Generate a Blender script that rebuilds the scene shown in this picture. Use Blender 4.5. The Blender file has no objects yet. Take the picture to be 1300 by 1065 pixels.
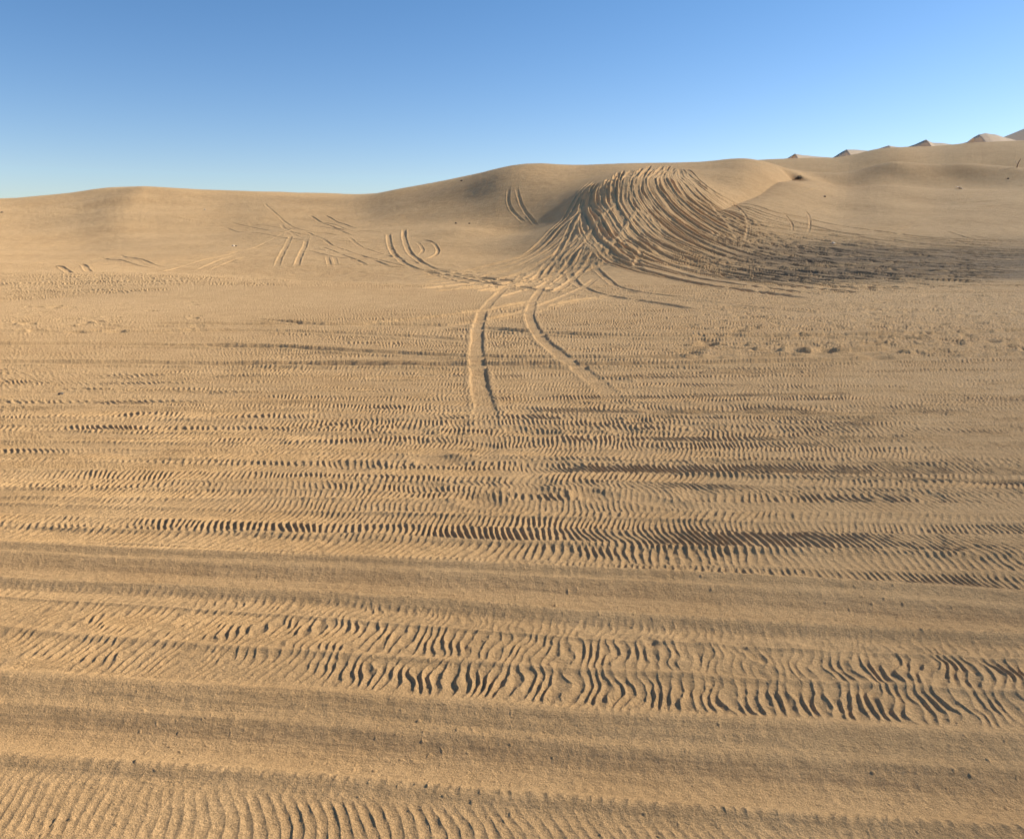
import bpy, math, numpy as np
rs = np.random.RandomState(11)
f32 = np.float32
# ------------------------------------------------------------------ camera geometry
CAM_H, FPX, CX, CY, HORIZON = 1.7, 1010.0, 650.0, 487.5, 305.0
PITCH = math.atan((CY-HORIZON)/FPX)
cp, sp = math.cos(PITCH), math.sin(PITCH)
def ray(px, py):
    a = (px-CX)/FPX; b = -(py-CY)/FPX
    return a, cp + b*sp, -sp + b*cp          # world x, y, z
def world(px, py, Y):
    a, b, c = ray(px, py)
    return a/b*Y, Y, CAM_H + c/b*Y
def flat(px, py):
    a, b, c = ray(px, py)
    t = -CAM_H/c
    return a*t, b*t
# ------------------------------------------------------------------ noise
_perm = rs.permutation(4096).astype(np.int32)
_perm = np.concatenate([_perm, _perm])
_ang = rs.rand(4096)*2*math.pi
_gx, _gy = np.cos(_ang).astype(f32), np.sin(_ang).astype(f32)
def noise(x, y, seed=0):
    x = np.asarray(x, f32) + f32(seed*17.31 + 300); y = np.asarray(y, f32) + f32(seed*9.77 + 300)
    xi = np.floor(x).astype(np.int32); yi = np.floor(y).astype(np.int32)
    fx = x-xi; fy = y-yi
    u = fx*fx*fx*(fx*(fx*6-15)+10); v = fy*fy*fy*(fy*(fy*6-15)+10)
    def g(ix, iy, dx, dy):
        h = _perm[(_perm[ix & 4095] + iy) & 4095]
        return _gx[h]*dx + _gy[h]*dy
    a = g(xi, yi, fx, fy); b = g(xi+1, yi, fx-1, fy)
    c = g(xi, yi+1, fx, fy-1); d = g(xi+1, yi+1, fx-1, fy-1)
    a = a+(b-a)*u; c = c+(d-c)*u
    return (a+(c-a)*v)*1.5
def sst(a, b, x):
    t = np.clip((x-a)/(b-a), 0, 1); return t*t*(3-2*t)
# ------------------------------------------------------------------ large dune shapes: thin plate through surveyed points
S = []
def c(px, *pts):
    for py, Y in pts: S.append(world(px, py, Y))
c(-420, (246,110),(290,70),(325,50))
c(-200, (253,105),(290,70),(322,52),(335,40))
c(0,   (252,95),(285,72),(312,56),(333,44))
c(105, (243,95),(275,74),(308,57),(332,43))
c(205, (237,92),(268,72),(303,56),(331,42))
c(330, (243,92),(270,72),(303,55),(330,43))
c(440, (246,95),(268,74),(303,54),(334,41))
c(520, (235,82),(262,70),(298,54),(332,42))
c(590, (223,78),(250,68),(290,55),(330,43))
c(652, (210,72),(240,64.8),(270,59.2),(290,55.5),(325,44.5))
c(680, (225,67),(252,60.9),(290,53.5))
c(712, (209,70),(235,62.1),(262,56.4),(280,51.8),(315,43),(345,38))
c(760, (209,68),(232,58),(270,49),(310,41),(343,36.5))
c(830, (207,66),(226,58),(262,50),(305,42),(342,36.5))
c(900, (204,70),(226,62),(262,53),(305,44),(338,38))
c(970, (201,78),(215,68),(245,60),(275,54),(312,45),(342,38))
c(1060,(199,100),(208,79),(222,76.5),(236,70),(265,59),(305,47),(340,38.5))
c(1134,(188,104),(202,79),(220,76.5),(236,70),(268,58),(306,47),(340,38.5))
c(1220,(182,108),(206,78),(223,75.5),(240,68),(270,57.5),(306,46.5),(340,38.5))
c(1300,(176,108),(211,76),(226,73),(243,66),(272,56),(306,46),(340,38))
c(1500,(176,108),(222,74),(245,62),(275,54),(310,45),(338,38))
c(1800,(190,108),(235,74),(285,56),(322,42))
S += [world(*p) for p in [(250,349,30),(400,358,28),(120,347,30),(-50,350,30)]]
for px, py, zz in ((1060,208,.3),(1134,202,.8),(1220,206,.9),(1300,211,1.0)):
    w_ = world(px, py, 79); S.append((w_[0]*86/79, 86.0, w_[2]-zz))
for X in (-60,-35,-15,0,15,35,60):
    S.append((X, 24.0, 0.0)); S.append((X*.6, 14.0, 0.0))
for X in (-160,-80,0,80,160): S.append((X, 170.0, 5.0 + X*0.012))
for X in (-10, 0): S.append((X, 33.0, -0.03))
for X in (12,22): S.append((X, 32.0, 0.0))
S = np.array(S, dtype=float)
SC = 40.0
def U(r2): return 0.5*r2*np.log(r2+1e-9)
P = S[:, :2]/SC
D2 = ((P[:, None]-P[None])**2).sum(-1)
n = len(P)
A = np.zeros((n+3, n+3)); A[:n, :n] = U(D2) + np.eye(n)*4e-5
A[:n, n] = 1; A[:n, n+1:] = P; A[n, :n] = 1; A[n+1:, :n] = P.T
W = np.linalg.solve(A, np.concatenate([S[:, 2], np.zeros(3)])).astype(f32)
P = P.astype(f32)
def segdist(X, Y, ax, ay, bx, by):
    dx, dy = bx-ax, by-ay
    t = np.clip(((X-ax)*dx+(Y-ay)*dy)/(dx*dx+dy*dy), 0, 1)
    return np.hypot(X-ax-t*dx, Y-ay-t*dy), t
def macro(X, Y):
    X = np.asarray(X, f32); Y = np.asarray(Y, f32)
    x = X/SC; y = Y/SC
    z = W[n] + W[n+1]*x + W[n+2]*y
    for i in range(n):
        z = z + W[i]*U((x-P[i,0])**2+(y-P[i,1])**2)
    R = np.hypot(X, Y)
    k = sst(19, 29, R)*sst(0, 12, Y)
    far = sst(150, 230, R)
    z = z*k*(1-far) + far*sst(0, 60, Y)*(6.0 + X*0.02)
    # wandering relief of the dunes
    z = z + k*(0.20*noise(X/16, Y/11, 1) + 0.08*noise(X/5.5, Y/4, 2))*sst(28, 45, R)
    # low dunes behind and beside the viewer
    z = z + (1-sst(-20, 10, Y))*sst(25, 80, R)*(2.0+2.5*noise(X/60, Y/60, 5))
    # brink: the upper shoulder breaks off into a slip face
    if len(BR) > 1:
        best = np.full(np.shape(z), 1e9, f32); sdv = np.zeros(np.shape(z), f32); uu = np.zeros(np.shape(z), f32)
        for q in range(len(BR)-1):
            p0, p1 = BR[q], BR[q+1]
            dx, dy = p1[0]-p0[0], p1[1]-p0[1]; L = math.hypot(dx, dy)
            tr = ((X-p0[0])*dx+(Y-p0[1])*dy)/L; t = np.clip(tr, 0, L)
            d = np.hypot(X-p0[0]-t*dx/L, Y-p0[1]-t*dy/L)
            side = ((X-p0[0])*dy-(Y-p0[1])*dx)/L
            m = d < best
            best = np.where(m, d, best); sdv = np.where(m, np.where(side > 0, d, -d), sdv)
            over = tr if q == len(BR)-2 else np.minimum(tr, L)
            uu = np.where(m, q+over/L, uu)
        nb = len(BR)-1
        wq = sst(-.3, 1.2, uu)*(1-sst(nb-.1, nb+.5, uu))
        ql, qr = np.maximum(-sdv, 0), np.maximum(sdv, 0)
        z = z + wq*(BDROP*ql/3.2*np.exp(1-ql/3.2) + .45*qr/3.0*np.exp(1-qr/3.0))
    # hollow at the end of the brink
    q = np.exp(-(((X-PIT[0])/0.7)**2+((Y-PIT[1])/1.1)**2)); z = z - 0.5*q
    # left crest: the side turned from the sun is steep
    d = (X-LC[0])*0.94 + (Y-LC[1])*0.34
    z = z + 0.5*np.exp(-((Y-LC[1])/9)**2)*np.where(d < 0, np.exp(-(d/2.5)**2), np.exp(-(d/12)**2))
    if CORR is not None:
        pxx = 650 + FPX/cp*X/np.maximum(Y, 1)
        z = z - np.interp(pxx, CORR[0], CORR[1]).astype(f32)*Y/FPX*sst(40, 76, Y)*(1-sst(130, 220, Y))
    return z
BR = []; BDROP = 0.55; CORR = None; PIT = (500,1e4); LC = (500,-300)
def hit(px, py, y0=6.0, y1=130.0):
    a, b, cc = ray(px, py)
    Y = np.concatenate([np.arange(y0, 30, .25), np.arange(30, y1, .15)])
    X = a/b*Y; Z = CAM_H + cc/b*Y
    M = macro(X, Y)
    k = np.nonzero(M > Z)[0]
    if len(k) == 0:
        j = int(np.argmin(Z-M)); return float(X[j]), float(Y[j])
    j = k[0]
    if j == 0: return float(X[0]), float(Y[0])
    w0 = Z[j-1]-M[j-1]; w1 = M[j]-Z[j]; t = w0/(w0+w1+1e-9)
    return float(X[j-1]+(X[j]-X[j-1])*t), float(Y[j-1]+(Y[j]-Y[j-1])*t)
_b = [hit(900,272), hit(930,260), hit(965,246), hit(1010,228)]; _p = hit(1008,227); _l = hit(185,241)
BR, PIT, LC = _b, _p, (_l[0], _l[1])
# trim the skyline to the surveyed crest heights
SKY = np.array([(0,252),(50,249),(105,243),(125,239.5),(150,237.5),(175,236),(205,237),(250,240),(300,242),(330,243),(400,245),(470,247),(500,241),(530,236),(560,230),(600,222),(640,212),(660,209),(680,207.5),(705,208.5),(730,210),(760,209),(800,208),(860,209),(900,208.5),(940,205),(1000,201),(1060,199.5),(1085,197),(1100,191),(1140,186.5),(1180,186),(1200,184.5),(1240,180.5),(1300,177.5)], float)
_px = np.arange(-60, 1361, 10.0); _ty = np.interp(_px, SKY[:, 0], SKY[:, 1])
_kk = np.exp(-(np.arange(-8, 9)/3.4)**2); _kk /= _kk.sum()
CORR = np.array([_px, 0*_px])
Ys = np.arange(40, 125, .5)
for _it in range(7):
    e = []
    for px, t_ in zip(_px, _ty):
        a, b, cc = ray(px, t_); M = macro(a/b*Ys, Ys) - CAM_H
        e.append((CY - FPX*(Ys*sp+M*cp)/(Ys*cp-M*sp)).min()-t_)
    CORR[1] -= np.convolve(np.pad(np.array(e), 8, mode='edge'), _kk, 'valid')
print('skyline left over', np.abs(e).max())
_b = [hit(900,272), hit(930,260), hit(965,246), hit(1010,228)]; _p = hit(1008,227); _l = hit(185,241)
BR, PIT, LC = _b, _p, (_l[0], _l[1])
# ------------------------------------------------------------------ polar sheet round the viewer
dth = 0.00072
th_f = np.arange(-0.72, 0.72, dth)
th_s = []; t = 0.72; st = dth
while t < math.pi-0.03:
    st = min(st*1.08, 0.04); t += st; th_s.append(t)
th_s = [a for a in th_s if a < math.pi]
TH = np.concatenate([-np.array(th_s[::-1]), th_f, np.array(th_s)])
rr = [0.25]
while rr[-1] < 1.6: rr.append(rr[-1]*1.03)
while rr[-1] < 27: rr.append(rr[-1] + min(0.62*rr[-1]**2/(FPX*CAM_H), 0.11) + 0.0006)
while rr[-1] < 72: rr.append(rr[-1]+0.10)
while rr[-1] < 110: rr.append(rr[-1]*1.004)
while rr[-1] < 6000: rr.append(rr[-1]*1.05)
RR = np.array(rr)
nr, nt = len(RR), len(TH)
print('grid', nr, nt)
X = (RR[:, None]*np.sin(TH)[None]).astype(f32); Y = (RR[:, None]*np.cos(TH)[None]).astype(f32)
Z = np.zeros_like(X)
i0 = int(np.searchsorted(RR, 18.5))
Z[i0:] = macro(X[i0:], Y[i0:])
D = np.zeros_like(X)                    # relief of tracks and ripples
DB = np.full_like(X, 1e9); SB = np.zeros_like(X); SD = np.zeros_like(X)
def smooth_line(pts, step):
    p = np.array(pts, float)
    if len(p) > 2:
        q = np.concatenate([[2*p[0]-p[1]], p, [2*p[-1]-p[-2]]]); out = []
        for i in range(1, len(q)-2):
            t = np.linspace(0, 1, 9)[:-1, None]
            a, b, c_, d = q[i-1], q[i], q[i+1], q[i+2]
            out.append(0.5*((2*b)+(-a+c_)*t+(2*a-5*b+4*c_-d)*t*t+(-a+3*b-3*c_+d)*t**3))
        out.append(p[-1:]); p = np.concatenate(out)
    seg = np.hypot(*(p[1:]-p[:-1]).T); s = np.concatenate([[0], np.cumsum(seg)])
    m = max(2, int(s[-1]/step)+1); ss = np.linspace(0, s[-1], m)
    return np.stack([np.interp(ss, s, p[:, 0]), np.interp(ss, s, p[:, 1])], 1), ss
def field(pts, reach, step=0.5):
    """distance, signed side and arc length of the sheet's points near a line"""
    p, ss = smooth_line(pts, step)
    R0, R1, T0, T1 = nr, 0, nt, 0
    for k in range(len(p)-1):
        (ax, ay), (bx, by) = p[k], p[k+1]
        if ay < 0.2 and by < 0.2: continue
        ra, rb = math.hypot(ax, ay), math.hypot(bx, by); ta, tb = math.atan2(ax, ay), math.atan2(bx, by)
        mid = math.hypot((ax+bx)/2, (ay+by)/2)
        r0 = np.searchsorted(RR, min(ra, rb, mid)-reach); r1 = np.searchsorted(RR, max(ra, rb)+reach)
        m = reach/max(min(ra, rb), .5)
        t0 = np.searchsorted(TH, min(ta, tb)-m); t1 = np.searchsorted(TH, max(ta, tb)+m)
        if r1 <= r0 or t1 <= t0: continue
        x = X[r0:r1, t0:t1]-f32(ax); y = Y[r0:r1, t0:t1]-f32(ay)
        dx, dy = bx-ax, by-ay; L = math.hypot(dx, dy)+1e-9; dx /= L; dy /= L
        s = np.clip(x*f32(dx)+y*f32(dy), 0, L)
        ex = x-s*f32(dx); ey = y-s*f32(dy); d = np.sqrt(ex*ex+ey*ey)
        b = DB[r0:r1, t0:t1]; w = d < b
        b[w] = d[w]; SB[r0:r1, t0:t1][w] = (s+ss[k])[w]
        side = x*f32(dy)-y*f32(dx)
        SD[r0:r1, t0:t1][w] = side[w]
        R0 = min(R0, r0); R1 = max(R1, r1); T0 = min(T0, t0); T1 = max(T1, t1)
    if R1 <= R0: return None
    sl = (slice(R0, R1), slice(T0, T1))
    m = DB[sl] < reach
    ii = np.nonzero(m)
    d = DB[sl][m]; s = SB[sl][m]; sg = np.sign(SD[sl][m])*d
    DB[sl] = 1e9
    return (ii[0]+R0, ii[1]+T0), d, sg, s, ss[-1]
def lug(ph, a=.48):
    """sharp crest; a hollow side steepening towards it, a short rounder side beyond; 0..1"""
    u = ph-np.floor(ph)
    up = u/a; dn = (1-u)/(1-a)
    return np.where(u < a, up**2.6*.85+up*.15, dn**1.5*.8+dn*.2)
def tread(pts, w, lam, amp, depth=0.0, berm=0.0, seed=0, slant=0.0, step=0.5, rough=0.0, soft=.35, patch=1.0, fade=1.0):
    F = field(pts, w*1.0+0.10, step)
    if F is None: return
    ii, d, sg, s, L = F
    x = X[ii]; y = Y[ii]
    wob = noise(x*1.1, y*2.6, seed)*f32(.35*w)
    dd = np.abs(sg+wob*.4)
    m = 1-sst(w*.5*(1-soft), w*.5*1.08, dd)
    m = m*sst(0, fade, s)*(1-sst(L-fade, L, s))
    env = np.clip(.92+patch*noise(x*.75, y*1.6, seed+3)*1.1, 0.30, 1.12)*(1-.36*sst(.05, .6, x/np.maximum(y, .5))*(1-sst(6, 9, y)))
    rag = noise(x*38, y*22, seed+11)
    ph = (s + rag*f32(.09*lam) + sg*slant + f32(.6*lam)*noise(x*4.5, y*4.5, seed+5) + f32(1.1*lam)*noise(x*1.3, y*2.2, seed+9))/lam
    h = (lug(ph)-.36)*f32(amp)*env*(1+.35*noise(x*13, y*13, seed+12)) + rag*f32(.05*amp)
    arc = (sg/(w*.5))**2
    old = D[ii]
    new = h - depth*(1-arc*.55) + old*.18
    if rough: new = new + rough*noise(x*14, y*14, seed+2)
    out = old*(1-m)+new*m
    b = np.exp(-((dd-w*.53)/(w*.10+.008))**2)*berm*np.clip(.7+1.2*noise(x*2.3, y*2.3, seed+7), .0, 1.5)
    b = b*sst(0, fade, s)*(1-sst(L-fade, L, s))
    D[ii] = out + b
def rut(pts, w=.34, depth=.10, berm=.05, seed=0, chop=0.0, step=.7, fade=1.5, lam=.2, keep=.25, vary=.45, tail=None):
    F = field(pts, w*1.25+.05, step)
    if F is None: return
    ii, d, sg, s, L = F
    x = X[ii]; y = Y[ii]
    sg = sg + noise(x*.9, y*.9, seed)*f32(.08*w) + noise(x*5, y*5, seed+8)*f32(.05*w)
    dd = np.abs(sg)
    f = sst(0, fade, s)*(1-sst(L-(tail or fade), L, s))*np.clip(1+vary*noise(s*.35, s*0+seed, seed), .3, 1.5)
    m = (1-sst(w*.40, w*.56, dd))*np.clip(f, 0, 1)
    old = D[ii]
    new = -depth*f*(1-.2*(dd/(w*.5))**2) + old*keep
    if chop: new = new + chop*(lug(s/lam+noise(x*3,y*3,seed)*.5)-.5) + chop*.8*noise(x*7, y*7, seed+1)
    b = berm*np.exp(-((dd-w*.66)/(w*.16))**2)*f*np.clip(1+.7*noise(x*1.6, y*1.6, seed+4), .3, 1.7)
    D[ii] = old*(1-m)+new*m + b*np.clip(1-old/(berm+1e-4), 0, 1)
# ------------------------------------------------------------------ the flat: rippled crossing tracks
k0 = int(np.searchsorted(RR, 27))
x = X[:k0]; y = Y[:k0]
zz = x + .06*noise(x*1.6, y*3.0, 23) + .09*noise(x*.6, y*5.0, 24)
D[:k0] += (lug(zz/.047)-.36)*.011*(.5+.5*sst(2.5, 5, y))*np.clip(.8+1.1*noise(x*.6, y*1.3, 25), .1, 1.2)*(1-.6*sst(12, 20, y))
D[:k0] += 0.010*noise(x*1.2, y*2.0, 20) + 0.006*noise(x*3.1, y*4.3, 21) + 0.004*noise(x*9, y*9, 22)
sd = 100
order = []
Yv = 2.0
while Yv < 31:
    order.append(Yv); Yv += 0.045+0.0075*Yv
order = np.array(order); rs.shuffle(order)
for Yc in order:
    half = Yc*0.78+1.6
    sl = -0.105*np.exp(-(Yc/6.0)**2)*1.05 + rs.uniform(-.02, .02)
    if Yc > 5.5: sl += rs.uniform(-.07, .07)
    a1, p1 = rs.uniform(.0, .05)*Yc**.5, rs.uniform(0, 6.28)
    x0, x1 = -half, half
    if rs.rand() < .35: x0 += rs.uniform(0, half*1.2)
    if rs.rand() < .25: x1 -= rs.uniform(0, half*1.2)
    if x1-x0 < 1.5: continue
    xs = np.linspace(x0, x1, 9)
    pts = [(a, Yc+sl*a+a1*math.sin(a*.5+p1)) for a in xs]
    far = np.clip((Yc-9)/16, 0, 1)
    lam = rs.uniform(.037, .054)*(1+1.1*far)*(.88+.12*sst(4, 6, Yc))
    amp = rs.uniform(.0100, .0150)*(.6+.4*sst(2.4, 5.0, Yc))*(1+.8*far)*(1+.12*sst(5, 6.5, Yc))*(.45 if rs.rand() < .12 else 1)*(1+.2*far)
    w = rs.uniform(.17, .32)*(1+.5*far)
    tread(pts, w, lam, amp, depth=rs.uniform(0, .010), berm=rs.uniform(.001, .006), seed=sd, slant=rs.uniform(-.42, .42), rough=.0025)
    sd += 1
D[:k0] *= 1-.85*sst(17.5, 22, y[:k0]+.6*noise(x[:k0]*.5, y[:k0]*.5, 88))*(1-.72*sst(-4, 2.5, x[:k0]))
D[:k0] *= 1-.5*(1-sst(-5.5, -2.5, x[:k0]))*sst(9, 12, y[:k0])
# narrow smooth single-wheel lines crossing the flat
def fl(*pp): return [flat(*p) for p in pp]
for pp, w, dp, be in [
    ([(-300,462),(0,461),(330,463),(650,464),(900,462),(1300,452),(1700,440)], .34, .035, .03),
    ([(-200,436),(300,440),(560,452),(760,455),(1000,452),(1300,436),(1600,425)], .34, .03, .025),
    ([(150,411),(400,413),(560,414),(700,424),(900,428),(1200,424),(1500,415)], .42, .03, .03),
    ([(-100,420),(150,422),(330,420),(520,428),(640,437)], .4, .025, .02),
    ([(900,442),(1040,447),(1200,440),(1400,428)], .36, .04, .03),
    ([(300,404),(433,412),(560,402),(640,390),(700,378)], .3, .04, .03),
    ([(520,424),(600,410),(660,398),(720,384),(790,372)], .3, .03, .03)]:
    rut(fl(*pp), w=w, depth=dp, berm=be, seed=sd, keep=.1, step=.5); sd += 1
# the two deep wheel ruts across the foreground
m_ = (RR > 1.2) & (RR < 8)
ra, rb = np.nonzero(m_)[0][[0, -1]]
x = X[ra:rb]; y = Y[ra:rb]
v = y + (.110+.047*np.exp(-((y-3.45)/.3)**2))*x + 0.022*noise(x*.45, y*.3, 31) + 0.008*noise(x*2, y*2, 32)
pv = np.array([1.2, 2.08, 2.16, 2.22, 2.28, 2.36, 2.43, 2.51, 2.56, 2.675, 2.73, 2.964, 3.239, 3.30, 3.40, 3.515, 3.55, 3.62, 3.77, 3.885, 3.92, 3.99, 4.03, 4.6])
ph = np.array([0, 0, -.004, .008, -.014, -.024, -.022, -.003, -.006, .012, 0, .004, .002, 0, -.008, .012, -.010, -.024, -.025, -.001, -.006, .010, 0, 0])
prof = np.zeros_like(v)
vv = np.linspace(1.2, 4.6, 1700); hh = np.interp(vv, pv, ph)
kk = np.exp(-(np.arange(-60, 61)/11.0)**2); kk /= kk.sum(); hh = np.convolve(np.pad(hh, 60, mode='edge'), kk, 'valid')
prof = np.interp(v, vv, hh).astype(f32)
ks = np.array([1.2, 2.10, 2.18, 2.67, 2.73, 3.36, 3.46, 3.98, 4.03, 5]); kv = np.array([.55, .55, .07, .08, 1, 1, .06, .06, 1, 1])
keep = np.interp(v, ks, kv).astype(f32)
near = (1-sst(4.9, 5.0, y))
# broad, tall ripples between the two ruts
rg = noise(x*40, y*26, 48)
right = sst(-.6, .9, x)
kx = .20 + .10*(1-sst(-1.9, .3, x))
xx = x + .0045*rg + .008*noise(x*18, y*12, 49) + .04*noise(x*3.2, y*5, 41) + .028*noise(x*9, y*7, 42) - kx*(v-3.0)
big = (lug(xx/.041)-.36)*(.0106-.0028*right)*np.clip(.95+.8*noise(x*.9, y*2.5, 43), .45, 1.2)*sst(2.70, 2.76, v)*(1-sst(3.36, 3.46, v))
row = np.abs(np.sin((v-2.964)*math.pi/.275)); big = big*(.45+.55*row)*(1-.45*sst(3.2, 3.28, v))
Dn = D[ra:rb]
sel = sst(2.70, 2.76, v)*(1-sst(3.36, 3.46, v))*.97
Dn2 = Dn*keep*(1-sel) + big*(1+.4*noise(x*14, y*10, 47)) + .0007*rg + prof*1.9 + (1-keep)*(.0014*noise(x*22, y*22, 51)+.0008*noise(x*9, y*12, 52)+.0016*noise(x*1.3, v*34, 55)+.0010*noise(x*3, v*75, 56)) + .012*np.maximum(noise(x*42, y*42, 57)-.52, 0)*np.clip(noise(x*2, y*2, 58)+.5, 0, 1) + .009*np.exp(-((v-2.964)/.022)**2) + .007*np.exp(-((v-3.239)/.016)**2)
Dn2 = Dn2 + right*sst(2.70, 2.8, v)*(1-sst(3.3, 3.4, v))*(.007*noise(x*4.5, y*6, 53) + .006*noise(x*9, y*9, 54))
# serrated lip beside the ruts
for vc in (3.515, 2.22):
    Dn2 = Dn2 + .004*np.exp(-((v-vc)/.02)**2)*(lug(xx/.045)-.5)
D[ra:rb] = Dn2
# scuffed hollows where wheels spun on the flat
def scuff(px, py, w, l, dep, ang=0.0):
    cx, cy = flat(px, py)
    if cy < 12: dep = dep*.5
    R = math.hypot(cx, cy); m = max(w, l)*2.2
    r0, r1 = np.searchsorted(RR, [R-m, R+m]); T = math.atan2(cx, cy)
    t0, t1 = np.searchsorted(TH, [T-m/R, T+m/R])
    x = X[r0:r1, t0:t1]-cx; y = Y[r0:r1, t0:t1]-cy
    ca, sa = math.cos(ang), math.sin(ang)
    a = (x*ca+y*sa)/w; b = (-x*sa+y*ca)/l
    q = np.sqrt(a*a+b*b) + .25*noise((x+cx)*6, (y+cy)*6, sd)
    e = 1-sst(.3, 1.15, q)
    D[r0:r1, t0:t1] = D[r0:r1, t0:t1]*(1-.45*e) - dep*e + dep*.25*np.exp(-((q-1.25)/.25)**2)
for s_ in [(826,818,.03,.06,.009,.2),(790,545,.16,.16,.03,0),(650,545,.12,.10,.03,.3),(575,550,.12,.08,.025,0),
           (530,560,.10,.09,.02,.3),(620,575,.10,.09,.02,0),(900,585,.12,.08,.02,.4),(960,600,.14,.09,.02,0),(960,835,.03,.06,.008,.3),
           (770,482,.25,.18,.04,0),(835,520,.2,.2,.035,.2),(905,510,.2,.16,.03,.3),(665,520,.15,.2,.03,0),(340,560,.2,.12,.02,0),(1180,630,.1,.09,.02,.2)]:
    scuff(*s_)
# wheel pair leading away over the flat
pairL = [hit(780,258), hit(742,300), hit(705,330)] + fl((668,350),(640,368),(617,390),(608,412),(605,440),(607,470),(613,505),(622,550),(632,600))
pairR = [hit(812,262), hit(790,292), hit(760,322)] + fl((722,342),(696,358),(681,375),(673,395),(676,412),(688,430),(708,448),(738,470),(775,500),(812,548))
for i in range(24):
    px, py = rs.normal(690, 150), rs.uniform(470, 640)
    scuff(px, py, rs.uniform(.10, .3), rs.uniform(.08, .2), rs.uniform(.015, .035), rs.uniform(-.5, .5))
for px, py in ((615,540),(618,560),(622,580),(600,505),(640,600)):
    scuff(px, py, .16, .12, .012, 0)
# footprints and churned sand, right of centre
for i in range(620):
    if i < 500: px, py = rs.uniform(870, 1340), rs.uniform(378, 455)
    elif i < 570: px, py = rs.uniform(760, 1300), rs.uniform(365, 400)
    else: px, py = rs.uniform(0, 260), rs.uniform(385, 425)
    scuff(px, py, rs.uniform(.10, .30), rs.uniform(.06, .12), rs.uniform(.018, .05), rs.uniform(-.3, .3))
# ------------------------------------------------------------------ tracks on the dunes
def hl(pp, j=0):
    return [hit(p[0]+rs.uniform(-j, j), p[1]+rs.uniform(-j, j)*.6) if p[1] < 372 else flat(*p) for p in pp]
G = [
 [(752,236),(741,255),(737,280),(742,300),(760,322),(795,340),(850,352),(930,364),(1040,374)],
 [(762,229),(754,246),(757,260),(772,278),(795,305),(835,328),(880,342),(960,356),(1080,368)],
 [(781,218),(777,240),(780,262),(796,288),(828,314),(868,332),(920,344),(1000,356),(1130,366)],
 [(800,213),(793,240),(797,262),(815,285),(850,310),(895,328),(950,341),(1040,352),(1180,362)],
 [(826,210),(815,228),(821,252),(842,277),(880,304),(925,322),(985,336),(1090,348),(1240,359)],
 [(845,210),(833,226),(843,248),(868,274),(910,300),(958,317),(1020,330),(1130,343),(1300,353)],
 [(858,210),(853,222),(867,243),(896,268),(938,291),(985,305),(1050,318),(1160,331),(1330,342)],
 [(864,212),(872,228),(894,248),(928,268),(970,284),(1015,294),(1090,306),(1190,318),(1330,327)],
 [(868,214),(884,230),(910,245),(945,258),(985,268),(1030,278),(1100,293),(1190,306),(1330,314)]]
Ga = np.array(G, float)
fan = []
per = [7, 8, 9, 10, 10, 9, 8, 6]
for i in range(8):
    for k in range(per[i]):
        t = (k+rs.uniform(-.25, .25))/per[i]
        g = Ga[i]*(1-t)+Ga[i+1]*t
        g = g + np.array([rs.uniform(-1.5, 1.5), rs.uniform(-1, 1)])
        st = 0
        g = g.copy(); g[0, 1] += rs.uniform(0, 7 if i > 1 else 14)
        # tails drift so that the lines cross below
        dr = rs.uniform(-9, 9); g[5:, 1] += dr*np.linspace(.2, 1, 4)
        fan.append((i, g))
left = []
for (a, b, m) in [
  ([(752,228),(722,268),(690,302),(655,326),(600,340),(520,350)], [(790,245),(758,290),(722,322),(680,345),(620,362),(540,372)], 8),
  ([(800,270),(775,300),(745,325),(705,345),(650,358),(580,366)], [(835,275),(812,302),(785,325),(748,345),(700,362),(640,380)], 6),
  ([(745,245),(735,275),(722,300),(707,325),(690,345),(665,362)], [(772,255),(765,285),(758,310),(748,332),(730,352),(700,372)], 6)]:
    a, b = np.array(a, float), np.array(b, float)
    for k in range(m):
        t = (k+rs.uniform(-.3, .3))/(m-1)
        left.append(a*(1-t)+b*t+rs.uniform(-2, 2, size=2))
cross = []
for k in range(16):
    x0 = rs.uniform(735, 860); y0 = rs.uniform(255, 300)
    dx = rs.uniform(-50, 60); dy = rs.uniform(35, 65)
    cross.append(np.array([(x0, y0), (x0+dx*.3, y0+dy*.45), (x0+dx, y0+dy)]))
for g in left: rut(hl(g), w=.28, depth=rs.uniform(.03, .065), berm=rs.uniform(.01, .025), seed=sd, chop=.006); sd += 1
idx = list(range(len(fan))); rs.shuffle(idx)
for qi, q in enumerate(idx):
    if qi % 6 == 2 and qi//6 < 9:
        rut(hl(cross[qi//6]), w=.26, depth=rs.uniform(.04, .07), berm=.02, seed=sd, chop=.006, fade=1.0); sd += 1
    i, g = fan[q]
    rut(hl(g), w=rs.uniform(.19, .29), depth=rs.uniform(.07, .125)*(0.45 if i >= 7 else .8 if i == 6 else 1), berm=rs.uniform(.015, .04)*(0.5 if i >= 7 else 1), seed=sd, chop=.004, lam=.3, keep=.15, vary=.3, fade=2.5)
    sd += 1
# parallel wheel lines sweeping along the foot of the right hand bowl
for k in range(64):
    t = k/63.0
    y0 = 262+t*108+rs.uniform(-2, 2); y1 = 312+t*58+rs.uniform(-3, 3)
    xs = rs.uniform(860, 1150) if rs.rand() < .6 else rs.uniform(860, 960)
    xe = rs.uniform(1180, 1400)
    def yy(x): u = (x-860)/480.0; return y0+(y1-y0)*(1-(1-min(u,1.1))**1.7 if u < 1 else 1+0.2*(u-1))
    g = [(x_, yy(x_)) for x_ in np.linspace(xs, xe, 6)]
    rut(hl(g), w=rs.uniform(.24, .36), depth=rs.uniform(.02, .06), berm=rs.uniform(.008, .022), seed=sd, chop=.003, fade=3); sd += 1
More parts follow.
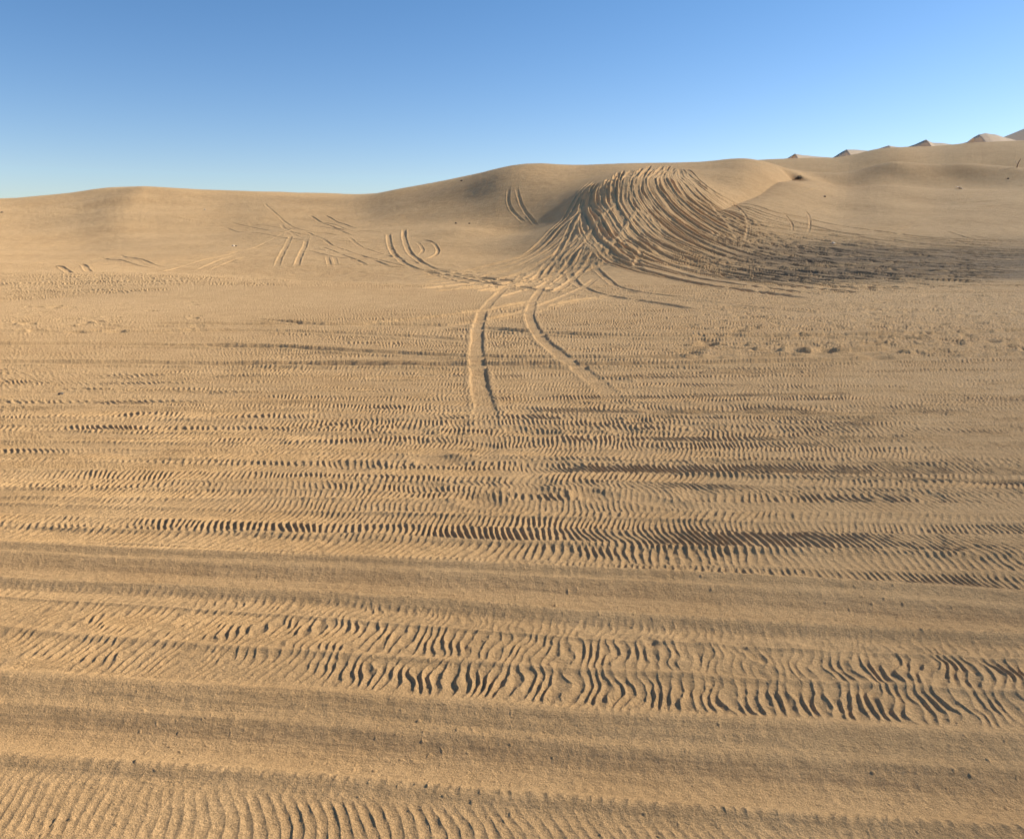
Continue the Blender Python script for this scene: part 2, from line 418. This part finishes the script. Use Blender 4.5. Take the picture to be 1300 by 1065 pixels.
# long arcs round the foot of the nose
for g, w, dp in [
  ([(722,320),(722,340),(728,356),(742,366),(770,374),(830,384),(900,396)], .4, .08),
  ([(752,318),(756,340),(768,352),(790,366),(850,374),(960,382)], .36, .07),
  ([(757,352),(735,368),(700,383),(660,397),(600,409),(520,420)], .34, .05),
  ([(640,360),(700,362),(760,366),(840,374),(930,386),(1010,398)], .34, .05),
  ([(600,352),(680,368),(760,372),(860,380),(980,392),(1100,404)], .34, .05),
  ([(660,368),(760,376),(900,383),(1060,386),(1200,390)], .34, .05),
  ([(500,330),(560,352),(640,366),(740,372)], .3, .04),
  ([(493,296),(495,312),(508,330),(530,342),(580,352),(640,362),(720,371)], .40, .10),
  ([(513,290),(514,306),(528,328),(556,343),(610,352),(680,360)], .40, .10),
  ([(520,303),(545,306),(556,317),(550,326),(532,331)], .28, .07),
  ([(518,306),(530,308),(537,318),(528,326)], .26, .05),
  ([(392,273),(410,284),(430,291),(452,295)], .34, .07),
  ([(411,273),(430,283),(455,291)], .34, .07),
  ([(356,284),(372,297),(392,306)], .34, .05),
  ([(370,298),(360,318),(351,340)], .36, .05),
  ([(391,300),(383,320),(376,341)], .36, .05),
  ([(405,312),(440,326),(470,340)], .32, .05),
  ([(448,320),(480,333),(505,342)], .32, .05),
  ([(395,322),(450,316),(520,320)], .28, .03),
  ([(415,325),(419,341)], .28, .04), ([(424,325),(428,341)], .28, .04),
  ([(40,340),(75,338),(90,347)], .34, .07), ([(85,336),(104,336),(114,345)], .34, .07),
  ([(125,326),(160,333),(205,343)], .32, .05), ([(150,323),(185,332),(215,341)], .3, .05),
  ([(245,345),(280,330),(305,322)], .3, .04), ([(262,345),(298,330),(320,324)], .3, .04),
  ([(335,258),(400,300),(480,330),(560,346),(640,356)], .3, .05),
  ([(300,332),(400,319),(520,312),(590,308)], .3, .04), ([(30,336),(150,326),(260,323),(340,314),(420,300)], .32, .05),
  ([(350,342),(430,336),(520,341),(620,352),(700,360)], .32, .06), ([(200,346),(260,330),(330,312),(380,290)], .3, .04),
  ([(440,300),(470,318),(540,338),(640,350),(730,362)], .3, .05),
  ([(646,236),(646,258),(655,273),(668,285)], .34, .07),
  ([(655,236),(661,258),(672,275),(684,288)], .34, .06),
  ([(870,215),(900,240),(930,258),(947,275),(949,292),(944,306)], .24, .09),
  ([(862,220),(885,243),(905,262),(925,285),(935,300)], .34, .08),
  ([(988,266),(998,274),(1006,286),(1004,297)], .2, .07), ([(1018,264),(1027,274),(1028,288),(1024,298)], .2, .07)]:
    rut(hl(g), w=w*.75, depth=dp*.45, berm=dp*.22, seed=sd, chop=dp*.06, fade=1.8); sd += 1
for pr in (pairL, pairR):
    rut(pr, w=.225, depth=.022, berm=.008, seed=sd, chop=.010, lam=.10, keep=.25, step=.3, fade=1.5, tail=4.5); sd += 1
for k in range(26):
    if k < 14: x0, y0 = rs.uniform(-20, 520), rs.uniform(262, 335)
    else: x0, y0 = rs.uniform(980, 1250), rs.uniform(240, 300)
    dx, dy = rs.uniform(70, 190), rs.uniform(-22, 26); cv = rs.uniform(-10, 14)
    g = [(x0+dx*t, y0+dy*t+cv*math.sin(t*3.0)) for t in (0, .33, .66, 1)]
    for off in (0, rs.uniform(9, 14)):
        rut(hl([(a, b+off*.6) for a, b in g]), w=.3, depth=rs.uniform(.012, .028), berm=.008, seed=sd, chop=.003, fade=4.5); sd += 1
# churned sand on the lower face under the fan and at the foot of the bowl
a0, a1 = np.searchsorted(RR, [33, 60]); b0, b1 = np.searchsorted(TH, [-.12, .70])
x = X[a0:a1, b0:b1]; y = Y[a0:a1, b0:b1]
ux = 650+FPX*x/y
env = sst(690, 760, ux)*(1-sst(880, 960, ux))*sst(35, 38, y)*(1-sst(46, 50, y))
D[a0:a1, b0:b1] += env*(.010*noise(x*2.4, y*2.4, 61)+.010*noise(x*5, y*5, 62))
env = sst(930, 1100, ux)*sst(33, 36, y)*(1-sst(45, 49, y))
D[a0:a1, b0:b1] += env*(.010*noise(x*1.6, y*3.4, 63)+.012*noise(x*4, y*6, 64))
# gentle wind texture on all far sand
a0 = int(np.searchsorted(RR, 24))
x = X[a0:]; y = Y[a0:]
D[a0:] += sst(24, 30, np.hypot(x, y))*(.014*noise(x*1.2, y*1.9, 71)+.008*noise(x*3.1, y*5, 72)+.004*noise(x*2.0, y*11, 73))
a0, a1 = np.searchsorted(RR, [14, 40]); b0, b1 = np.searchsorted(TH, [.02, .75])
x = X[a0:a1, b0:b1]; y = Y[a0:a1, b0:b1]
env = sst(.1, .4, x/np.maximum(y, 1))*sst(15, 20, y)*(1-sst(32, 37, y))*np.clip(.5+1.2*noise(x*.25, y*.35, 66), .1, 1.2)
D[a0:a1, b0:b1] += env*(.022*noise(x*2.0, y*2.6, 64)+.016*noise(x*4.5, y*4.5, 65))
H = Z + D
# ------------------------------------------------------------------ mesh
def add_mesh(name, co, faces):
    me = bpy.data.meshes.new(name)
    nf = len(faces)
    me.vertices.add(len(co)); me.vertices.foreach_set('co', co.astype(f32).ravel())
    me.loops.add(nf*4); me.loops.foreach_set('vertex_index', faces.astype(np.int32).ravel())
    me.polygons.add(nf)
    me.polygons.foreach_set('loop_start', np.arange(0, nf*4, 4, dtype=np.int32))
    me.update(calc_edges=True); me.validate()
    me.polygons.foreach_set('use_smooth', np.ones(nf, dtype=bool))
    o = bpy.data.objects.new(name, me); bpy.context.scene.collection.objects.link(o)
    return o
co = np.stack([X, Y, H], -1).reshape(-1, 3)
ii, jj = np.meshgrid(np.arange(nr-1), np.arange(nt-1), indexing='ij')
base = (ii*nt+jj)
fc = np.stack([base, base+nt, base+nt+1, base+1], -1).reshape(-1, 4)[:, ::-1]
# close the seam behind the viewer, and the small hole under the feet
ks_ = np.arange(nr-1)
seam = np.stack([ks_*nt+nt-1, (ks_+1)*nt+nt-1, (ks_+1)*nt, ks_*nt], -1)[:, ::-1]
cidx = len(co)
co = np.concatenate([co, [[0, 0, float(H[0].mean())]]])
fan_f = [[cidx, j, min(j+1, nt-1), min(j+2, nt-1) if j+2 < nt else j] for j in range(0, nt-2, 2)]
fan_f = np.array([q for q in fan_f if len(set(q)) == 4])[:, ::-1]
ground = add_mesh('desert_sand', co, np.concatenate([fc, seam, fan_f]))
ground['kind'] = 'structure'
# ------------------------------------------------------------------ materials
def new_mat(name):
    m = bpy.data.materials.new(name); m.use_nodes = True
    nt_ = m.node_tree; b = nt_.nodes['Principled BSDF']; return m, nt_, b
def sand(name, c1, c2, dark=None):
    m, t, b = new_mat(name); N = t.nodes; L = t.links
    g = N.new('ShaderNodeNewGeometry')
    def nz(scale, detail=3, rough=.6):
        q = N.new('ShaderNodeTexNoise'); q.inputs['Scale'].default_value = scale; q.inputs['Detail'].default_value = detail
        q.inputs['Roughness'].default_value = rough; L.new(g.outputs['Position'], q.inputs['Vector']); return q
    def mth(op, a, b_, c_=None):
        q = N.new('ShaderNodeMath'); q.operation = op
        for i_, v_ in enumerate((a, b_, c_)):
            if v_ is None: continue
            if isinstance(v_, (int, float)): q.inputs[i_].default_value = v_
            else: L.new(v_, q.inputs[i_])
        return q.outputs[0]
    big, mid = nz(.12, 4), nz(1.7, 5, .65)
    grn = nz(115, 4, .85); clod = nz(16, 6, .75)
    mx = N.new('ShaderNodeMix'); mx.data_type = 'RGBA'
    mx.inputs[6].default_value = (*c1, 1); mx.inputs[7].default_value = (*c2, 1)
    mr = N.new('ShaderNodeMapRange'); mr.inputs[1].default_value = .8; mr.inputs[2].default_value = 1.2
    L.new(mth('ADD', big.outputs[0], mid.outputs[0]), mr.inputs[0]); L.new(mr.outputs[0], mx.inputs[0])
    col = mx.outputs[2]
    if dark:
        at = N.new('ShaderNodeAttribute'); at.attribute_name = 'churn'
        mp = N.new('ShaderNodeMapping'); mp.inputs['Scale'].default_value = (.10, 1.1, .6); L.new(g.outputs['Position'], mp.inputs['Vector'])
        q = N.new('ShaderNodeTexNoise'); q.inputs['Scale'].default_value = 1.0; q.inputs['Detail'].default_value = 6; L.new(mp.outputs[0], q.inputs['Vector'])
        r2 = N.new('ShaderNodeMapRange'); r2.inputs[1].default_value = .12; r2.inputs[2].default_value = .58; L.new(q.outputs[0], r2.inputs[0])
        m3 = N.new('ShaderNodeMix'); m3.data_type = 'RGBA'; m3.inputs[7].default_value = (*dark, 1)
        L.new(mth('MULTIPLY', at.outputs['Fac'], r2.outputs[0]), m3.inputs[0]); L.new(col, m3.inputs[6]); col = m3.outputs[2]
    hs = N.new('ShaderNodeMapRange'); hs.inputs[1].default_value = .32; hs.inputs[2].default_value = .68; hs.inputs[3].default_value = .62; hs.inputs[4].default_value = 1.30
    L.new(mth('MULTIPLY_ADD', grn.outputs[0], .75, mth('MULTIPLY', clod.outputs[0], .25)), hs.inputs[0])
    vm = N.new('ShaderNodeVectorMath'); vm.operation = 'SCALE'; L.new(col, vm.inputs[0]); L.new(hs.outputs[0], vm.inputs['Scale'])
    L.new(vm.outputs[0], b.inputs['Base Color'])
    b.inputs['Roughness'].default_value = .95; b.inputs['Specular IOR Level'].default_value = .12
    if 'Diffuse Roughness' in b.inputs: b.inputs['Diffuse Roughness'].default_value = .6
    bp = N.new('ShaderNodeBump'); bp.inputs['Strength'].default_value = 1.0; bp.inputs['Distance'].default_value = 1.0
    L.new(mth('MULTIPLY_ADD', grn.outputs[0], .010, mth('MULTIPLY', clod.outputs[0], .026)), bp.inputs['Height'])
    L.new(bp.outputs[0], b.inputs['Normal'])
    return m
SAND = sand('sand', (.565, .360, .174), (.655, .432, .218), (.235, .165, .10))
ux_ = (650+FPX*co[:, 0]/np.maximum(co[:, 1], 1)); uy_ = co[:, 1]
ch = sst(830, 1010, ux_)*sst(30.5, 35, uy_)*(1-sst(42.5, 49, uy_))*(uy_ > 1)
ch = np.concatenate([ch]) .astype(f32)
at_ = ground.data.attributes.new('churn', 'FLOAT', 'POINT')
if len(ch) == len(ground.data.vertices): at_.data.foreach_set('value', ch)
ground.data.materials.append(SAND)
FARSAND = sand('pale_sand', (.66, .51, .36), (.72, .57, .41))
def plain(name, col, rough=.8):
    m, t, b = new_mat(name); N = t.nodes; L = t.links
    q = N.new('ShaderNodeTexNoise'); q.inputs['Scale'].default_value = 30
    g = N.new('ShaderNodeNewGeometry'); L.new(g.outputs['Position'], q.inputs['Vector'])
    mr = N.new('ShaderNodeMapRange'); mr.inputs[3].default_value = .7; mr.inputs[4].default_value = 1.2; L.new(q.outputs[0], mr.inputs[0])
    vm = N.new('ShaderNodeVectorMath'); vm.operation = 'SCALE'; vm.inputs[0].default_value = col; L.new(mr.outputs[0], vm.inputs['Scale'])
    L.new(vm.outputs[0], b.inputs['Base Color']); b.inputs['Roughness'].default_value = rough
    return m
# ------------------------------------------------------------------ far dunes: sharp crest, slip face left, long sunlit back right
def far_dune(Yd, pts, tris, n=14):
    """pts: surveyed points (px, py, depth offset); tris: the faces between them, finely divided"""
    V = np.array([world(px, py, Yd+dy) for px, py, dy in pts]); vs = []; fs = []
    for (a, b, c_) in tris:
        o_ = len(vs); ix = {}
        for i in range(n+1):
            for j in range(n+1-i):
                p = V[a]*(n-i-j)/n + V[b]*i/n + V[c_]*j/n
                ix[i, j] = len(vs); vs.append(p)
        for i in range(n):
            for j in range(n-i):
                fs.append((ix[i, j], ix[i+1, j], ix[i, j+1]))
                if i+j < n-1: fs.append((ix[i+1, j], ix[i+1, j+1], ix[i, j+1]))
    vs = np.array(vs)
    vs[:, 2] += .16*noise(vs[:, 0]*.22, vs[:, 1]*.22, int(Yd)) + .05*noise(vs[:, 0]*.9, vs[:, 1]*.9, int(Yd)+3)
    me = bpy.data.meshes.new('far_dune'); me.from_pydata([tuple(v) for v in vs], [], fs)
    import bmesh
    bm = bmesh.new(); bm.from_mesh(me); bmesh.ops.remove_doubles(bm, verts=bm.verts, dist=.01); bmesh.ops.recalc_face_normals(bm, faces=bm.faces)
    if sum(f.normal.z for f in bm.faces) < 0: bmesh.ops.reverse_faces(bm, faces=bm.faces)
    for f in bm.faces: f.smooth = True
    bm.to_mesh(me); bm.free()
    o = bpy.data.objects.new('far_dune', me); bpy.context.scene.collection.objects.link(o)
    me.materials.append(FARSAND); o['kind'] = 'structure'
# a chain of linked dunes: the crest swings towards and away from the viewer
CH = [(970,208,168),(985,204,168),(1000,201,167),(1009,195.5,158),(1018,197,163),(1030,198.3,168),(1046,199.8,175),(1057,200.5,176),(1066,195,169),(1074,190,163),(1085,190.3,168),
      (1096,191.2,174),(1104,192,176),(1114,188,171),(1128,183.8,166),(1138,185.8,172),(1150,187.5,176),(1162,183.5,169),(1175.5,177.5,161),(1184,181.5,167),(1198,182,174),(1214,184.5,183),
      (1228,180.5,187),(1236,174.5,181),(1242,171.2,178),(1251,169.3,181),(1263,171,186),(1277,175,192),(1300,181,198),(1330,190,200)]
cw = np.array([world(p[0], p[1]+(1.2 if 1104 < p[0] < 1150 else 0), 170+.5*(p[2]-170)) for p in CH]); vs = []; fs = []
off = [(0,24,-16),(0,12,-8),(0,5,-3),(0,1.2,-.5),(0,0,0),(0,-1.2,-.75),(0,-5,-3.4),(0,-10,-7),(0,-16,-11.5)]
m5 = 5
cl = np.concatenate([cw[:-1, None]+(cw[1:]-cw[:-1])[:, None]*(np.arange(m5)/m5)[None, :, None], ]).reshape(-1, 3)
cl = np.concatenate([cl, cw[-1:]])
for o_ in off:
    q_ = cl+np.array(o_); q_[:, 2] += (.14*noise(q_[:, 0]*.3, q_[:, 1]*.3, 7)+.05*noise(q_[:, 0]*.9, q_[:, 1]*.9, 8))*(0.35 if o_[1] == 0 else 1)
    vs.append(q_)
vs = np.concatenate(vs); nn = len(cl)
a_, b_ = np.meshgrid(np.arange(len(off)-1), np.arange(nn-1), indexing='ij'); q_ = a_*nn+b_
fd = add_mesh('far_dunes', vs, np.stack([q_, q_+nn, q_+nn+1, q_+1], -1).reshape(-1, 4))
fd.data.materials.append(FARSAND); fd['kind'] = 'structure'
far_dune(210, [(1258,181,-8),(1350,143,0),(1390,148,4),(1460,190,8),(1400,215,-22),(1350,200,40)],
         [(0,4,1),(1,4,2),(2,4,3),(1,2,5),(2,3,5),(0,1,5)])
# ------------------------------------------------------------------ small things lying on the sand
import bmesh
from mathutils import Vector, noise as mnoise
def relief(x, y):
    """height of the built sheet at a point"""
    r = math.hypot(x, y); t = math.atan2(x, y)
    i = min(max(int(np.searchsorted(RR, r))-1, 0), nr-2); j = min(max(int(np.searchsorted(TH, t))-1, 0), nt-2)
    a = (r-RR[i])/(RR[i+1]-RR[i]); b = (t-TH[j])/(TH[j+1]-TH[j])
    return float((H[i,j]*(1-b)+H[i,j+1]*b)*(1-a)+(H[i+1,j]*(1-b)+H[i+1,j+1]*b)*a)
def link_bm(name, bm, mat, smooth=True):
    me = bpy.data.meshes.new(name); bm.to_mesh(me); bm.free()
    for f in me.polygons: f.use_smooth = smooth
    me.materials.append(mat); o = bpy.data.objects.new(name, me); bpy.context.scene.collection.objects.link(o); return o
def limb(bm, pts, radii, seg=7):
    rings = []
    for k, (p, r) in enumerate(zip(pts, radii)):
        p = Vector(p); d = (Vector(pts[min(k+1, len(pts)-1)])-Vector(pts[max(k-1, 0)])).normalized()
        u = d.orthogonal().normalized(); v_ = d.cross(u)
        rings.append([bm.verts.new(p+(u*math.cos(2*math.pi*q/seg)+v_*math.sin(2*math.pi*q/seg))*r*(1+.15*math.sin(q*2.1+k))) for q in range(seg)])
    for a, b in zip(rings[:-1], rings[1:]):
        for q in range(seg): bm.faces.new((a[q], a[(q+1) % seg], b[(q+1) % seg], b[q]))
    bm.faces.new(rings[0][::-1]); bm.faces.new(rings[-1])
def tagged(o, label, cat, group=None):
    o['label'] = label; o['category'] = cat
    if group: o['group'] = group
def at_px(px, py, sink=0.0):
    x_, y_ = hit(px, py); return x_, y_, relief(x_, y_)-sink
PALE, STONE, WHITE = plain('pale_wood', (.55, .45, .33)), plain('dark_stone', (.10, .08, .06)), plain('white_litter', (.90, .84, .74), .6)
BARK, LIGHTSTONE = plain('dark_wood', (.13, .085, .05)), plain('pale_stone', (.72, .62, .48))
# forked dead stick on the bowl's crest
bx_, by_, bz_ = at_px(1291, 213, .10)
root = bpy.data.objects.new('dead_stick', None); bpy.context.scene.collection.objects.link(root); root.location = (bx_, by_, bz_)
tagged(root, 'forked dead stick standing upright on the dune crest near the right edge', 'stick')
for nm, mat, pts, rad in (
    ('trunk', BARK, [(0,0,-.1),(0,0,.12),(.02,.01,.30),(.05,.0,.42)], [.055,.05,.045,.04]),
    ('branch', BARK, [(.04,0,.38),(.10,.02,.52),(.16,.0,.66),(.24,-.02,.84),(.27,-.02,.92)], [.042,.036,.032,.022,.008]),
    ('branch', PALE, [(.03,0,.34),(-.05,.03,.46),(-.13,.0,.60),(-.17,.02,.76)], [.036,.030,.024,.008])):
    bm = bmesh.new(); limb(bm, pts, rad); o = link_bm(nm, bm, mat); o.parent = root
# dark clump of twigs set on an unidentified dark spot where the brink ends
bm = bmesh.new(); rb = np.random.RandomState(5)
for k in range(420):
    a = rb.uniform(0, 6.28); el = rb.uniform(.1, 1.45); L_ = rb.uniform(.18, .42)
    d = Vector((math.cos(a)*math.cos(el)*1.15, math.sin(a)*math.cos(el), math.sin(el)*.85))
    p0 = d*rb.uniform(0, .12); p1 = p0+d*L_; sd_ = d.orthogonal().normalized()*rb.uniform(.008, .016); up = d.cross(sd_).normalized()*.012
    v4 = [bm.verts.new(q) for q in (p0-sd_, p0+sd_, p1+up)]; bm.faces.new(v4)
    for _ in range(2):
        q0 = p0+(p1-p0)*rb.uniform(.4, .95); e = Vector(rb.uniform(-1, 1, 3)).normalized()*rb.uniform(.05, .10); s2 = e.orthogonal().normalized()*.014
        bm.faces.new([bm.verts.new(q) for q in (q0-s2, q0+s2, q0+e)])
x_, y_, z_ = at_px(1014, 227, .06)
o = link_bm('dark_clump', bm, plain('dark_twigs', (.06, .05, .038)), False); o.location = (x_, y_, z_); o.scale = (.95, .8, 1.0)
tagged(o, 'low dark clump of twigs on the dark spot in the hollow where the dune brink ends', 'bush')
def stone(px, py, r, mat, label, cat='stone', squash=(1, 1, .6), name='stone', group='loose stones on the dunes'):
    bm = bmesh.new(); bmesh.ops.create_icosphere(bm, subdivisions=3, radius=r); off = Vector(rs.uniform(0, 50, 3))
    for v_ in bm.verts:
        k = 1+.35*mnoise.noise(v_.co/r*1.1+off)+.12*mnoise.noise(v_.co/r*3+off); v_.co *= k
        v_.co.x *= squash[0]; v_.co.y *= squash[1]; v_.co.z *= squash[2]
    o = link_bm(name, bm, mat, False); x_, y_, z_ = at_px(px, py); o.location = (x_, y_, z_+r*squash[2]*.35)
    o.rotation_euler = (0, 0, rs.uniform(0, 6)); tagged(o, label, cat, group)
stone(2.5, 270, .13, STONE, 'dark stone on the left dune at the very left edge')
stone(260, 266.5, .08, LIGHTSTONE, 'small pale stone high on the left dune, below its rounded top')
stone(296, 312.5, .09, LIGHTSTONE, 'white stone on the left slope above the two pale wheel lines')
stone(300, 312.5, .07, STONE, 'dark stone touching the white stone on the left slope')
stone(579, 284, .09, STONE, 'left one of two small dark stones on the smooth slope left of the tracks')
stone(596, 284, .07, STONE, 'right one of two small dark stones on the smooth slope left of the tracks')
stone(1047, 250, .10, STONE, 'dark stone in the smooth bowl just below the dark clump')
stone(1058, 309, .11, LIGHTSTONE, 'pale stone among the wheel lines at the foot of the right hand bowl')
stone(1280, 227, .09, STONE, 'dark stone in the bowl below the forked dead stick')
stone(704.5, 816, .006, LIGHTSTONE, 'tiny bright pebble in the foreground ripples')
stone(586, 230, .12, STONE, 'dark stone on the skyline of the slope left of the tracks')
stone(77, 500, .03, STONE, 'small dark pebble on the flat sand at the left')
# crumpled white scrap
bm = bmesh.new(); bmesh.ops.create_grid(bm, x_segments=14, y_segments=10, size=.5)
for v_ in bm.verts:
    v_.co.x *= .60; v_.co.y *= .55
    v_.co.z = .07*mnoise.noise(v_.co*9)+.05*mnoise.noise(v_.co*22+Vector((5, 5, 5)))+.08
r_ = bmesh.ops.solidify(bm, geom=bm.faces[:], thickness=.006)
o = link_bm('paper_scrap', bm, WHITE, False); x_, y_, z_ = at_px(1218, 240); o.location = (x_, y_, z_-.01); o.rotation_euler = (.12, .38, .2)
tagged(o, 'white crumpled scrap of litter lying in the bowl at the right', 'litter')
# ------------------------------------------------------------------ sky and sun
SUN_EL, SUN_AZ = 27.0, 68.0            # azimuth clockwise from straight ahead (+Y)
w = bpy.data.worlds.new('World'); bpy.context.scene.world = w; w.use_nodes = True
nt2 = w.node_tree; bg = nt2.nodes['Background']
sky = nt2.nodes.new('ShaderNodeTexSky'); sky.sky_type = 'NISHITA'; sky.sun_disc = False
sky.sun_elevation = math.radians(SUN_EL); sky.sun_rotation = math.radians(SUN_AZ)
sky.air_density = 1.0; sky.dust_density = .25; sky.ozone_density = 1.3; sky.altitude = 300
hsv = nt2.nodes.new('ShaderNodeHueSaturation'); hsv.inputs['Saturation'].default_value = 1.25; hsv.inputs['Hue'].default_value = .507
nt2.links.new(sky.outputs[0], hsv.inputs['Color']); tint = nt2.nodes.new('ShaderNodeMix'); tint.data_type = 'RGBA'; tint.blend_type = 'MULTIPLY'; tint.inputs[0].default_value = 1
tcn = nt2.nodes.new('ShaderNodeTexCoord'); sepn = nt2.nodes.new('ShaderNodeSeparateXYZ'); nt2.links.new(tcn.outputs['Generated'], sepn.inputs[0])
rmp = nt2.nodes.new('ShaderNodeValToRGB'); nt2.links.new(sepn.outputs['Z'], rmp.inputs[0])
rmp.color_ramp.elements[0].position = .03; rmp.color_ramp.elements[0].color = (.90, .93, 1.15, 1)
rmp.color_ramp.elements[1].position = .42; rmp.color_ramp.elements[1].color = (.80, .99, 1.0, 1)
nt2.links.new(hsv.outputs[0], tint.inputs[6]); nt2.links.new(rmp.outputs[0], tint.inputs[7]); nt2.links.new(tint.outputs[2], bg.inputs['Color']); bg.inputs['Strength'].default_value = .072
sun = bpy.data.lights.new('sun', 'SUN'); sun.energy = 4.7; sun.angle = math.radians(.5); sun.color = (1, .885, .70)
so = bpy.data.objects.new('sun', sun); bpy.context.scene.collection.objects.link(so)
so.rotation_euler = (math.radians(90-SUN_EL), 0, math.radians(180-SUN_AZ)); so.location = (60, 20, 60)
cam = bpy.data.cameras.new('camera'); co2 = bpy.data.objects.new('camera', cam); bpy.context.scene.collection.objects.link(co2)
cam.sensor_fit = 'HORIZONTAL'; cam.sensor_width = 36; cam.lens = 36*FPX/1300
cam.shift_y = -(532.5-CY)/1300; cam.clip_end = 20000; cam.clip_start = .05
co2.location = (0, 0, CAM_H); co2.rotation_euler = (math.radians(90)-PITCH, 0, 0)
sc = bpy.context.scene; sc.camera = co2
sc.view_settings.view_transform = 'Standard'; sc.view_settings.look = 'None'; sc.view_settings.exposure = 0.86; sc.view_settings.gamma = 1
